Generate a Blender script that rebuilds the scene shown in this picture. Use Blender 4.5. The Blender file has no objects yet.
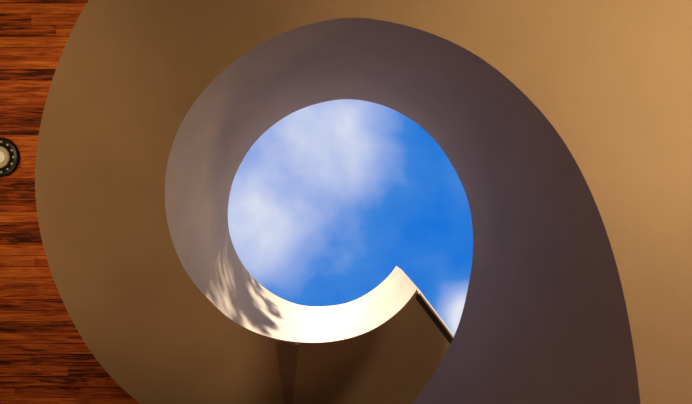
import bpy, math, random, bmesh
import numpy as np
from mathutils import Vector
random.seed(4)
sc=bpy.context.scene
H=1.4; F=400.0; CZ=1.6
CX,CY=-75/F*H, 55/F*H
def zl(p): return 0.8+2.4*p/360.0       # soffit height (in units of H above the eye)
# ---------- spiral radii, back-projected from image pixels of its edges at assumed heights ----------
def backproject(pts,off,start):
    out=[];prev=start
    for (px,py) in pts:
        u,v=px-346,py-202; ph=prev
        for i in range(80):
            z=(zl(ph)+off)*H
            x=u*z/F;y=v*z/F
            a=math.degrees(math.atan2(-(y-CY),x-CX))
            while a<ph-180:a+=360
            while a>ph+180:a-=360
            ph=ph*.6+a*.4
        out.append((ph,math.hypot(x-CX,y-CY)));prev=ph
    return out
Lp=[(640,404),(630,330),(612,250),(590,190),(560,135),(520,90),(480,57),(430,33),(390,22),(350,17),(300,27),(250,51),(210,84),(182,122),(168,160),(165,200),(172,240),(188,275),(210,300),(230,319),(260,334),(300,342),(335,341),(370,331),(398,312),(416,291)]
Up=[(412,404),(440,362),(455,335),(467,290),(473,240),(468,200),(452,165),(425,130),(390,108),(350,99),(310,106),(270,128),(242,162),(229,200),(230,235),(247,270),(272,293),(300,305),(325,306),(350,302),(375,288),(397,265)]
Op=[(88,0),(62,55),(44,110),(35,170),(42,240),(65,305),(97,360),(140,404)]
SL=backproject(Lp,0,-20);SU=backproject(Up,1,-56);SO=backproject(Op,0,140)
R0=305/F*H
P0,P1=-291.0,(SL[-1][0]+SU[-1][0])/2
N=410
PH=np.linspace(P0,P1,N)
def fit(S,pre,post,sig=4.0):
    a=[P0,S[0][0]-70]+[s[0] for s in S]; r=[pre,pre]+[s[1] for s in S]
    if post: a+= [S[-1][0]+8,S[-1][0]+38,P1+60]; r+=[S[-1][1],post,post]
    fine=np.arange(P0-40,P1+60,0.5)
    v=np.interp(fine,a,r)
    k=np.exp(-0.5*(np.arange(-24,25)*0.5/sig)**2);k/=k.sum()
    vp=np.pad(v,24,mode='edge');v=np.convolve(vp,k,'valid')
    return np.interp(PH,fine,v)
RL=fit(SL,R0,None);RU=fit(SU,R0,None);RO=fit(SO,1.7*R0,2.25*R0)
def skew(ph):
    t=max(0,min(1,(ph-(P1-45))/45));return 8.0*t*t
def P(ph,r,zh):
    a=math.radians(ph); return (CX+r*math.cos(a),CY-r*math.sin(a),CZ+zh*H)
# ---------- materials ----------
def mat(name,col,rough=0.7,var=0.0,scale=3,bump=0.0,spec=0.3):
    m=bpy.data.materials.new(name);m.use_nodes=True;nt=m.node_tree
    b=nt.nodes['Principled BSDF'];b.inputs['Roughness'].default_value=rough
    b.inputs['Specular IOR Level'].default_value=spec
    b.inputs['Base Color'].default_value=(*col,1)
    if var or bump:
        tc=nt.nodes.new('ShaderNodeTexCoord');n=nt.nodes.new('ShaderNodeTexNoise')
        n.inputs['Scale'].default_value=scale;n.inputs['Detail'].default_value=8;n.inputs['Roughness'].default_value=.6
        nt.links.new(tc.outputs['Object'],n.inputs['Vector'])
        if var:
            r=nt.nodes.new('ShaderNodeValToRGB')
            r.color_ramp.elements[0].position=.3;r.color_ramp.elements[1].position=.7
            r.color_ramp.elements[0].color=(*[c*(1-var) for c in col],1)
            r.color_ramp.elements[1].color=(*[min(1,c*(1+var)) for c in col],1)
            nt.links.new(n.outputs['Fac'],r.inputs['Fac']);nt.links.new(r.outputs['Color'],b.inputs['Base Color'])
        if bump:
            n2=nt.nodes.new('ShaderNodeTexNoise');n2.inputs['Scale'].default_value=40;n2.inputs['Detail'].default_value=5
            nt.links.new(tc.outputs['Object'],n2.inputs['Vector'])
            bp=nt.nodes.new('ShaderNodeBump');bp.inputs['Strength'].default_value=bump;bp.inputs['Distance'].default_value=.01
            nt.links.new(n2.outputs['Fac'],bp.inputs['Height']);nt.links.new(bp.outputs['Normal'],b.inputs['Normal'])
    return m
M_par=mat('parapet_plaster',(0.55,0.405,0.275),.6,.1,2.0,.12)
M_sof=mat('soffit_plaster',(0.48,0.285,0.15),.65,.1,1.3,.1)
M_dark=mat('bronze_edge',(0.05,0.028,0.018),.45)
M_tread=mat('tread_stone',(0.4,0.36,0.3),.6,.1,5)
M_floor=mat('floor_stone',(0.42,0.28,0.18),.5,.1,2)
M_wall=mat('wall_plaster',(0.34,0.25,0.16),.8,.05,2)
M_roof=mat('roof_gravel',(0.35,0.33,0.3),.9,.2,20)
M_black=mat('lamp_black',(0.012,0.012,0.014),.35)
M_cream=mat('lamp_cream',(0.75,0.66,0.5),.4)
M_leaf=mat('leaf',(0.05,0.1,0.02),.6)
M_bark=mat('bark',(0.1,0.06,0.035),.9,.3,20)
def newobj(name,v,f,mats,parent=None,mi=None,smooth=False,loc=None):
    me=bpy.data.meshes.new(name);me.from_pydata(v,[],f)
    for m in mats:me.materials.append(m)
    if mi: me.polygons.foreach_set('material_index',mi)
    if smooth: me.polygons.foreach_set('use_smooth',[True]*len(me.polygons))
    me.update();o=bpy.data.objects.new(name,me);sc.collection.objects.link(o)
    if parent:o.parent=parent
    return o
def empty(name):
    e=bpy.data.objects.new(name,None);sc.collection.objects.link(e);return e
# ---------- spiral staircase ----------
stair=empty('spiral_staircase')
T=0.09
V=[];Fc=[];MI=[];K=8
for i,ph in enumerate(PH):
    z=zl(ph);zu=z+1;s=skew(ph)
    prof=[(RL[i],z,0),(RU[i],zu,0),(RU[i]+T,zu,0),(RL[i]+T,z+.14,0),(RO[i]-T,z+.14,s),(RO[i]-T,zu,s),(RO[i],zu,s),(RO[i],z,s)]
    V+= [P(ph-k,r,q) for r,q,k in prof]
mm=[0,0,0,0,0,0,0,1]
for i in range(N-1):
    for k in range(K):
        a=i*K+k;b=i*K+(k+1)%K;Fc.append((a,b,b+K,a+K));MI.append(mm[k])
Fc.append(tuple(range(K)));MI.append(0)
Fc.append(tuple(range((N-1)*K,N*K)));MI.append(0)
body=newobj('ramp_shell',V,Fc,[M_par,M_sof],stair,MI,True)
bm=bmesh.new();bm.from_mesh(body.data)
bmesh.ops.recalc_face_normals(bm,faces=bm.faces)
for e in bm.edges:
    if len(e.link_faces)==2 and e.calc_face_angle(0)>math.radians(25): e.smooth=False
bm.to_mesh(body.data);bm.free()
# treads
V=[];Fc=[]
def ir(A,p): return float(np.interp(p,PH,A))
step=20.0;p=P0+4
while p+step<P1-12:
    q=p+step;zt=zl(q)+.2;
    n=6;b0=len(V)
    for j in range(n+1):
        a=p+step*j/n
        ri=ir(RL,a)+T;ro=ir(RO,a)-T
        V+=[P(a,ri,zl(a)+.14),P(a,ro,zl(a)+.14),P(a,ro,zt),P(a,ri,zt)]
    for j in range(n):
        c=b0+j*4
        for k in range(4):
            Fc.append((c+k,c+(k+1)%4,c+4+(k+1)%4,c+4+k))
    Fc.append((b0,b0+3,b0+2,b0+1));e=b0+n*4;Fc.append((e,e+1,e+2,e+3))
    p=q
newobj('treads',V,Fc,[M_tread],stair)
# end beam : dark channel with a pale strip, side light put into its colour, along the end of the soffit
def endbar(name,a0,a1,zb,zt,m):
    V=[]
    for da in (a0,a1):
        for r,s in ((ir(RL,P1)+.035,0),(ir(RO,P1),8.0)):
            for q in (zb,zt):
                V.append(P(P1+da*(ir(RL,P1)/r)-s,r,zl(P1)+q))
    newobj(name,V,[(0,1,3,2),(4,6,7,5),(0,4,5,1),(2,3,7,6),(0,2,6,4),(1,5,7,3)],[m],stair)
endbar('end_beam',-4.4,-1.0,-.02,.1,M_dark)
endbar('end_lit_strip',-1.0,-.2,-.022,.1,mat('strip_sidelit',(.85,.62,.48),.4))
# thin tapered plate, a darker wedge under the soffit
def unproj(px,py,zh): 
    return ((px-346)*zh*H/F,(py-202)*zh*H/F)
def onsoffit(px,py,ph):
    for i in range(60):
        x,y=unproj(px,py,zl(ph)-.01)
        a=math.degrees(math.atan2(-(y-CY),x-CX))
        while a<ph-180:a+=360
        while a>ph+180:a-=360
        ph=.5*ph+.5*a
    return (x,y,CZ+(zl(ph)-.012)*H)
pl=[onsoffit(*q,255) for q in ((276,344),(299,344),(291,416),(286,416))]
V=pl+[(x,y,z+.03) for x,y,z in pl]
newobj('wedge_plate',V,[(0,1,2,3),(7,6,5,4),(0,4,5,1),(1,5,6,2),(2,6,7,3),(3,7,4,0)],[mat('wedge_brown',(0.34,0.19,0.11),.6)],stair)
# ---------- ceiling ----------
ZC=CZ+2.86*H; RH=560/F*H; S=6.5
mw=bpy.data.materials.new('cedar_boards');mw.use_nodes=True;nt=mw.node_tree;b=nt.nodes['Principled BSDF'];b.inputs['Roughness'].default_value=.6;b.inputs['Specular IOR Level'].default_value=.15
tc=nt.nodes.new('ShaderNodeTexCoord');mp=nt.nodes.new('ShaderNodeMapping');mp.inputs['Scale'].default_value=(1.0,13,13)
at=nt.nodes.new('ShaderNodeAttribute');at.attribute_name='board'
n=nt.nodes.new('ShaderNodeTexNoise');n.noise_dimensions='4D';n.inputs['Scale'].default_value=1.7;n.inputs['Detail'].default_value=9;n.inputs['Roughness'].default_value=.72;n.inputs['Distortion'].default_value=1.3
mu=nt.nodes.new('ShaderNodeMath');mu.operation='MULTIPLY';mu.inputs[1].default_value=40
L=nt.links.new
L(tc.outputs['Object'],mp.inputs['Vector']);L(mp.outputs['Vector'],n.inputs['Vector']);L(at.outputs['Fac'],mu.inputs[0]);L(mu.outputs[0],n.inputs['W'])
ad=nt.nodes.new('ShaderNodeMath');ad.operation='MULTIPLY_ADD';ad.inputs[1].default_value=.16;L(at.outputs['Fac'],ad.inputs[0]);
sb=nt.nodes.new('ShaderNodeMath');sb.operation='SUBTRACT';sb.inputs[1].default_value=.09;L(n.outputs['Fac'],sb.inputs[0]);L(sb.outputs[0],ad.inputs[2])
r=nt.nodes.new('ShaderNodeValToRGB');cr=r.color_ramp
cr.elements[0].position=.37;cr.elements[0].color=(.06,.01,.003,1);cr.elements[1].position=.74;cr.elements[1].color=(1,.29,.045,1)
e=cr.elements.new(.5);e.color=(.5,.085,.012,1)
L(ad.outputs[0],r.inputs['Fac']);L(r.outputs['Color'],b.inputs['Base Color'])
V=[];Fc=[];att=[]
bw=.11;y=-S
def box(x0,x1,y0,y1,z0,z1,val):
    c=len(V);
    for zz in (z0,z1):
        for xx,yy in ((x0,y0),(x1,y0),(x1,y1),(x0,y1)):
            V.append((xx,yy,zz))
    for f in ((0,1,2,3),(7,6,5,4),(0,4,5,1),(1,5,6,2),(2,6,7,3),(3,7,4,0)):
        Fc.append(tuple(c+k for k in f));att.append(val)
while y<S:
    y0,y1=y,y+bw-.005
    dy=min(abs(y0-CY),abs(y1-CY)) if (y0-CY)*(y1-CY)>0 else 0
    dz=random.uniform(0,.012)
    if dy<RH:
        w=math.sqrt(RH*RH-dy*dy);segs=[(-S,CX-w),(CX+w,S)]
    else: segs=[(-S,S)]
    for a,c in segs:
        xs=a
        while xs<c-1e-3:
            xe=min(c,xs+random.uniform(1.6,3.4))
            box(xs,xe-.003,y0,y1,ZC+dz,ZC+dz+.03,random.random());xs=xe
    y+=bw
ceil=newobj('ceiling',V,Fc,[mw])
a=ceil.data.attributes.new('board','FLOAT','FACE');a.data.foreach_set('value',att)
# roof slab with round opening
V=[];Fc=[];n=96
for zz in (ZC+.045,ZC+.2):
    for j in range(n):
        t=2*math.pi*j/n;c,s=math.cos(t),math.sin(t);V.append((CX+RH*c,CY+RH*s,zz))
        k=S/max(abs(c),abs(s));V.append((k*c,k*s,zz))
for j in range(n):
    q=(j+1)%n
    Fc.append((2*j,2*q,2*q+1,2*j+1));o=2*n
    Fc.append((o+2*j,o+2*j+1,o+2*q+1,o+2*q));Fc.append((2*j,2*j+o,2*q+o,2*q));Fc.append((2*j+1,2*q+1,2*q+1+o,2*j+1+o))
newobj('roof_slab',V,Fc,[M_roof])
# unseen curb added to block sun from the lower turn, north of the opening
V=[];Fc=[];n=60
zt=CZ+3.4*H
for j in range(n+1):
    ph=math.radians(-5+133*j/n)
    for rr in (RH+.02,RH+.2):
        for q in (ZC+.2,zt):
            V.append((CX+rr*math.cos(ph),CY-rr*math.sin(ph),q))
for j in range(n):
    c=4*j
    for k in ((0,1,5,4),(2,6,7,3),(1,3,7,5),(0,4,6,2)):Fc.append(tuple(c+m for m in k))
Fc+=[(0,2,3,1),(4*n,4*n+1,4*n+3,4*n+2)]
newobj('sun_block_curb',V,Fc,[M_par])
def simplebox(name,x0,x1,y0,y1,z0,z1,m,parent=None):
    v=[(x,y,z) for z in (z0,z1) for x,y in ((x0,y0),(x1,y0),(x1,y1),(x0,y1))]
    return newobj(name,v,[(3,2,1,0),(4,5,6,7),(0,1,5,4),(1,2,6,5),(2,3,7,6),(3,0,4,7)],[m],parent)
simplebox('floor',-S,S,-S,S,-.2,0,M_floor)
simplebox('wall_west',-S-.2,-S,-S,S,0,ZC+.2,M_wall);simplebox('wall_east',S,S+.2,-S,S,0,ZC+.2,M_wall)
simplebox('wall_north',-S,S,-S-.2,-S,0,ZC+.2,M_wall);simplebox('wall_south',-S,S,S,S+.2,0,ZC+.2,M_wall)
# ---------- recessed ceiling lamp ----------
lamp=empty('recessed_ceiling_lamp')
zh=(ZC-.02-CZ)/H
lx,ly=unproj(-2,157,zh);lamp.location=(lx,ly,ZC-.002)
px=zh*H/F*1.05
def lathe(name,prof,m,n=48):
    V=[];Fc=[]
    for j in range(n):
        t=2*math.pi*j/n
        for r_,z_ in prof:V.append((r_*math.cos(t),r_*math.sin(t),z_))
    k=len(prof)
    for j in range(n):
        q=(j+1)%n
        for i in range(k-1):Fc.append((j*k+i,j*k+i+1,q*k+i+1,q*k+i))
    o=newobj(name,V,Fc,[m],lamp,None,True);return o
lathe('trim_ring',[(19*px,0),(19*px,-.012),(18*px,-.02),(11.5*px,-.02),(10.5*px,-.012),(10.5*px,.01)],M_black)
lathe('reflector',[(10.5*px,-.005),(9.5*px,-.022),(7.2*px,-.022),(5.6*px,-.0)],M_cream)
md=bpy.data.materials.new('lens_glow');md.use_nodes=True;bb=md.node_tree.nodes['Principled BSDF'];bb.inputs['Base Color'].default_value=(.6,.55,.42,1);bb.inputs['Emission Color'].default_value=(1,.8,.5,1);bb.inputs['Emission Strength'].default_value=.3
lathe('lens',[(0.001,-.02),(3*px,-.018),(5.7*px,-.008)],md)
V=[];Fc=[]
for j in range(14):
    t=2*math.pi*j/14;cx,cy=14.8*px*math.cos(t),14.8*px*math.sin(t);c=len(V);rr=1.1*px
    V+=[(cx+rr*math.cos(u),cy+rr*math.sin(u),-.021) for u in [k*math.pi/4 for k in range(8)]]+[(cx,cy,-.027)]
    for k in range(8):Fc.append((c+k,c+(k+1)%8,c+8))
newobj('studs',V,Fc,[M_cream],lamp)
# ---------- sun ----------
az=math.radians(92);el=math.radians(42)
D=Vector((math.cos(az)*math.cos(el),-math.sin(az)*math.cos(el),math.sin(el)))
sl=bpy.data.lights.new('sun','SUN');sl.energy=9.8;sl.angle=math.radians(.9);sl.color=(1,.97,.89)
so=bpy.data.objects.new('sun',sl);sc.collection.objects.link(so);so.rotation_euler=D.to_track_quat('Z','Y').to_euler()
# ---------- tree on the roof (casts dapples) ----------
tree=empty('roof_terrace_tree')
tp=Vector(P(216,R0,zl(217)+.50));fc=tp+D*4.5
V=[];Fc=[]
def limb(a,b,r0,r1,n=8):
    a=Vector(a);b=Vector(b);d=(b-a).normalized();u=d.orthogonal().normalized();w=d.cross(u);c=len(V)
    for p_,r_ in ((a,r0),(b,r1)):
        for k in range(n):
            t=2*math.pi*k/n;V.append(tuple(p_+r_*(math.cos(t)*u+math.sin(t)*w)))
    for k in range(n):Fc.append((c+k,c+(k+1)%n,c+n+(k+1)%n,c+n+k))
base=Vector((fc.x-1.6,fc.y-.5,ZC+.2))
mid=Vector((fc.x-1.35,fc.y-.3,fc.z-.6))
limb(base,mid,.1,.06)
tips=[]
for k in range(38):
    t=fc+Vector((random.uniform(-.5,.4),random.uniform(-.3,.3),random.uniform(-.6,.55)))
    m_=(mid+t)/2+Vector((0,0,.1));limb(mid,m_,.03,.015,6);limb(m_,t,.015,.006,6);tips+= [t]
newobj('trunk_and_branches',V,Fc,[M_bark],tree)
V=[];Fc=[]
for t in tips:
    for k in range(13):
        c=t+Vector([random.gauss(0,.045) for _ in range(3)])
        u=Vector([random.gauss(0,1) for _ in range(3)]).normalized();w=u.orthogonal().normalized()
        l=random.uniform(.05,.09);b0=len(V)
        V+=[tuple(c-u*l),tuple(c+w*l*.55),tuple(c+u*l),tuple(c-w*l*.55)];Fc.append((b0,b0+1,b0+2,b0+3))
newobj('foliage',V,Fc,[M_leaf],tree)
# ---------- unseen warm fill spots, added to brighten soffits and well ----------
def fill_spot(x,y,tx,ty,tz,power,col=(1,.72,.4),size=70,blend=1):
    e=empty('added_fill_spot');e.location=(x,y,0)
    V=[];Fc=[];n=20
    pr=[(0.09,0),(.1,.01),(.1,.12),(.085,.12),(.07,.06),(0.001,.06)]
    for j in range(n):
        t=2*math.pi*j/n
        for r_,z_ in pr:V.append((r_*math.cos(t),r_*math.sin(t),z_))
    k=len(pr)
    for j in range(n):
        for i in range(k-1):Fc.append((j*k+i,j*k+i+1,((j+1)%n)*k+i+1,((j+1)%n)*k+i))
    newobj('fill_spot_body',V,Fc,[M_black],e)  # body made up for the fill spot, out of view
    l=bpy.data.lights.new('lamp','SPOT');l.energy=power;l.color=col;l.spot_size=math.radians(size);l.spot_blend=blend;l.shadow_soft_size=.25
    o=bpy.data.objects.new('lamp',l);sc.collection.objects.link(o);o.parent=e;o.location=(0,0,.2)
    d=Vector((tx-x,ty-y,tz-.2));o.rotation_euler=(-d).to_track_quat('Z','Y').to_euler()
fill_spot(2.6,-1.9,1.35,-1.05,3,520,size=62,col=(1,.85,.52))
fill_spot(3.6,.4,1.9,.2,2.8,150,size=85,col=(1,.8,.52))
fill_spot(-4.6,-1.6,-2.9,-1.2,4.4,420,size=55,col=(1,.76,.38))
fill_spot(-4.4,1.8,-3.7,.9,5,250,size=58)
fill_spot(.15,.55,.6,.9,5,48,size=105,col=(1,.58,.36))  # added inside the well as warm bounce on the inner parapet
# ---------- sky ----------
w=bpy.data.worlds.new('World');sc.world=w;w.use_nodes=True;nt=w.node_tree;bg=nt.nodes['Background'];L=nt.links.new
tc=nt.nodes.new('ShaderNodeTexCoord');sx=nt.nodes.new('ShaderNodeSeparateXYZ');L(tc.outputs['Generated'],sx.inputs[0])
def M(op,*a):
    m=nt.nodes.new('ShaderNodeMath');m.operation=op
    for i,v in enumerate(a):
        if isinstance(v,(int,float)):m.inputs[i].default_value=v
        else:L(v,m.inputs[i])
    return m.outputs[0]
zz=M('MAXIMUM',sx.outputs[2],.12)
X=M('DIVIDE',sx.outputs[0],zz);Y=M('DIVIDE',sx.outputs[1],zz)
cb=nt.nodes.new('ShaderNodeCombineXYZ');L(X,cb.inputs[0]);L(Y,cb.inputs[1])
ns=nt.nodes.new('ShaderNodeTexNoise');ns.inputs['Scale'].default_value=5;ns.inputs['Detail'].default_value=6;ns.inputs['Roughness'].default_value=.5;ns.inputs['Distortion'].default_value=.2
L(cb.outputs[0],ns.inputs['Vector'])
def blob(px,py,r,amp):
    dx=M('SUBTRACT',X,(px-346)/F);dy=M('SUBTRACT',Y,(py-202)/F)
    d=M('ADD',M('MULTIPLY',dx,dx),M('MULTIPLY',dy,dy))
    return M('MULTIPLY',M('POWER',2.718,M('MULTIPLY',d,-1/(r/F)**2)),amp)
den=M('MULTIPLY',M('SUBTRACT',ns.outputs['Fac'],.5),.95)
for bl in ((230,195,75,.72),(335,108,65,.68),(350,195,70,.34),(468,318,36,1.2),(265,90,60,.2),(262,262,50,.32),(335,270,50,.12)):
    den=M('ADD',den,blob(*bl))
den=M('ADD',den,.04)
den=M('ADD',den,M('MULTIPLY',M('MAXIMUM',M('SUBTRACT',.86,sx.outputs[2]),0),3.0))
rp=nt.nodes.new('ShaderNodeValToRGB');c=rp.color_ramp;c.elements[0].position=0;c.elements[0].color=(.004,.165,.69,1);c.elements[1].position=1;c.elements[1].color=(.74,.78,.88,1)
e=c.elements.new(.3);e.color=(.05,.23,.70,1)
e=c.elements.new(.65);e.color=(.36,.46,.80,1)
L(den,rp.inputs['Fac']);L(rp.outputs['Color'],bg.inputs['Color']);bg.inputs['Strength'].default_value=1
# ---------- camera ----------
cam=bpy.data.cameras.new('camera');co=bpy.data.objects.new('camera',cam);sc.collection.objects.link(co)
co.location=(0,0,CZ);co.rotation_euler=(math.pi,0,0);cam.sensor_width=36;cam.lens=36*F/692;cam.clip_start=.02
sc.camera=co
sc.view_settings.view_transform='Standard'
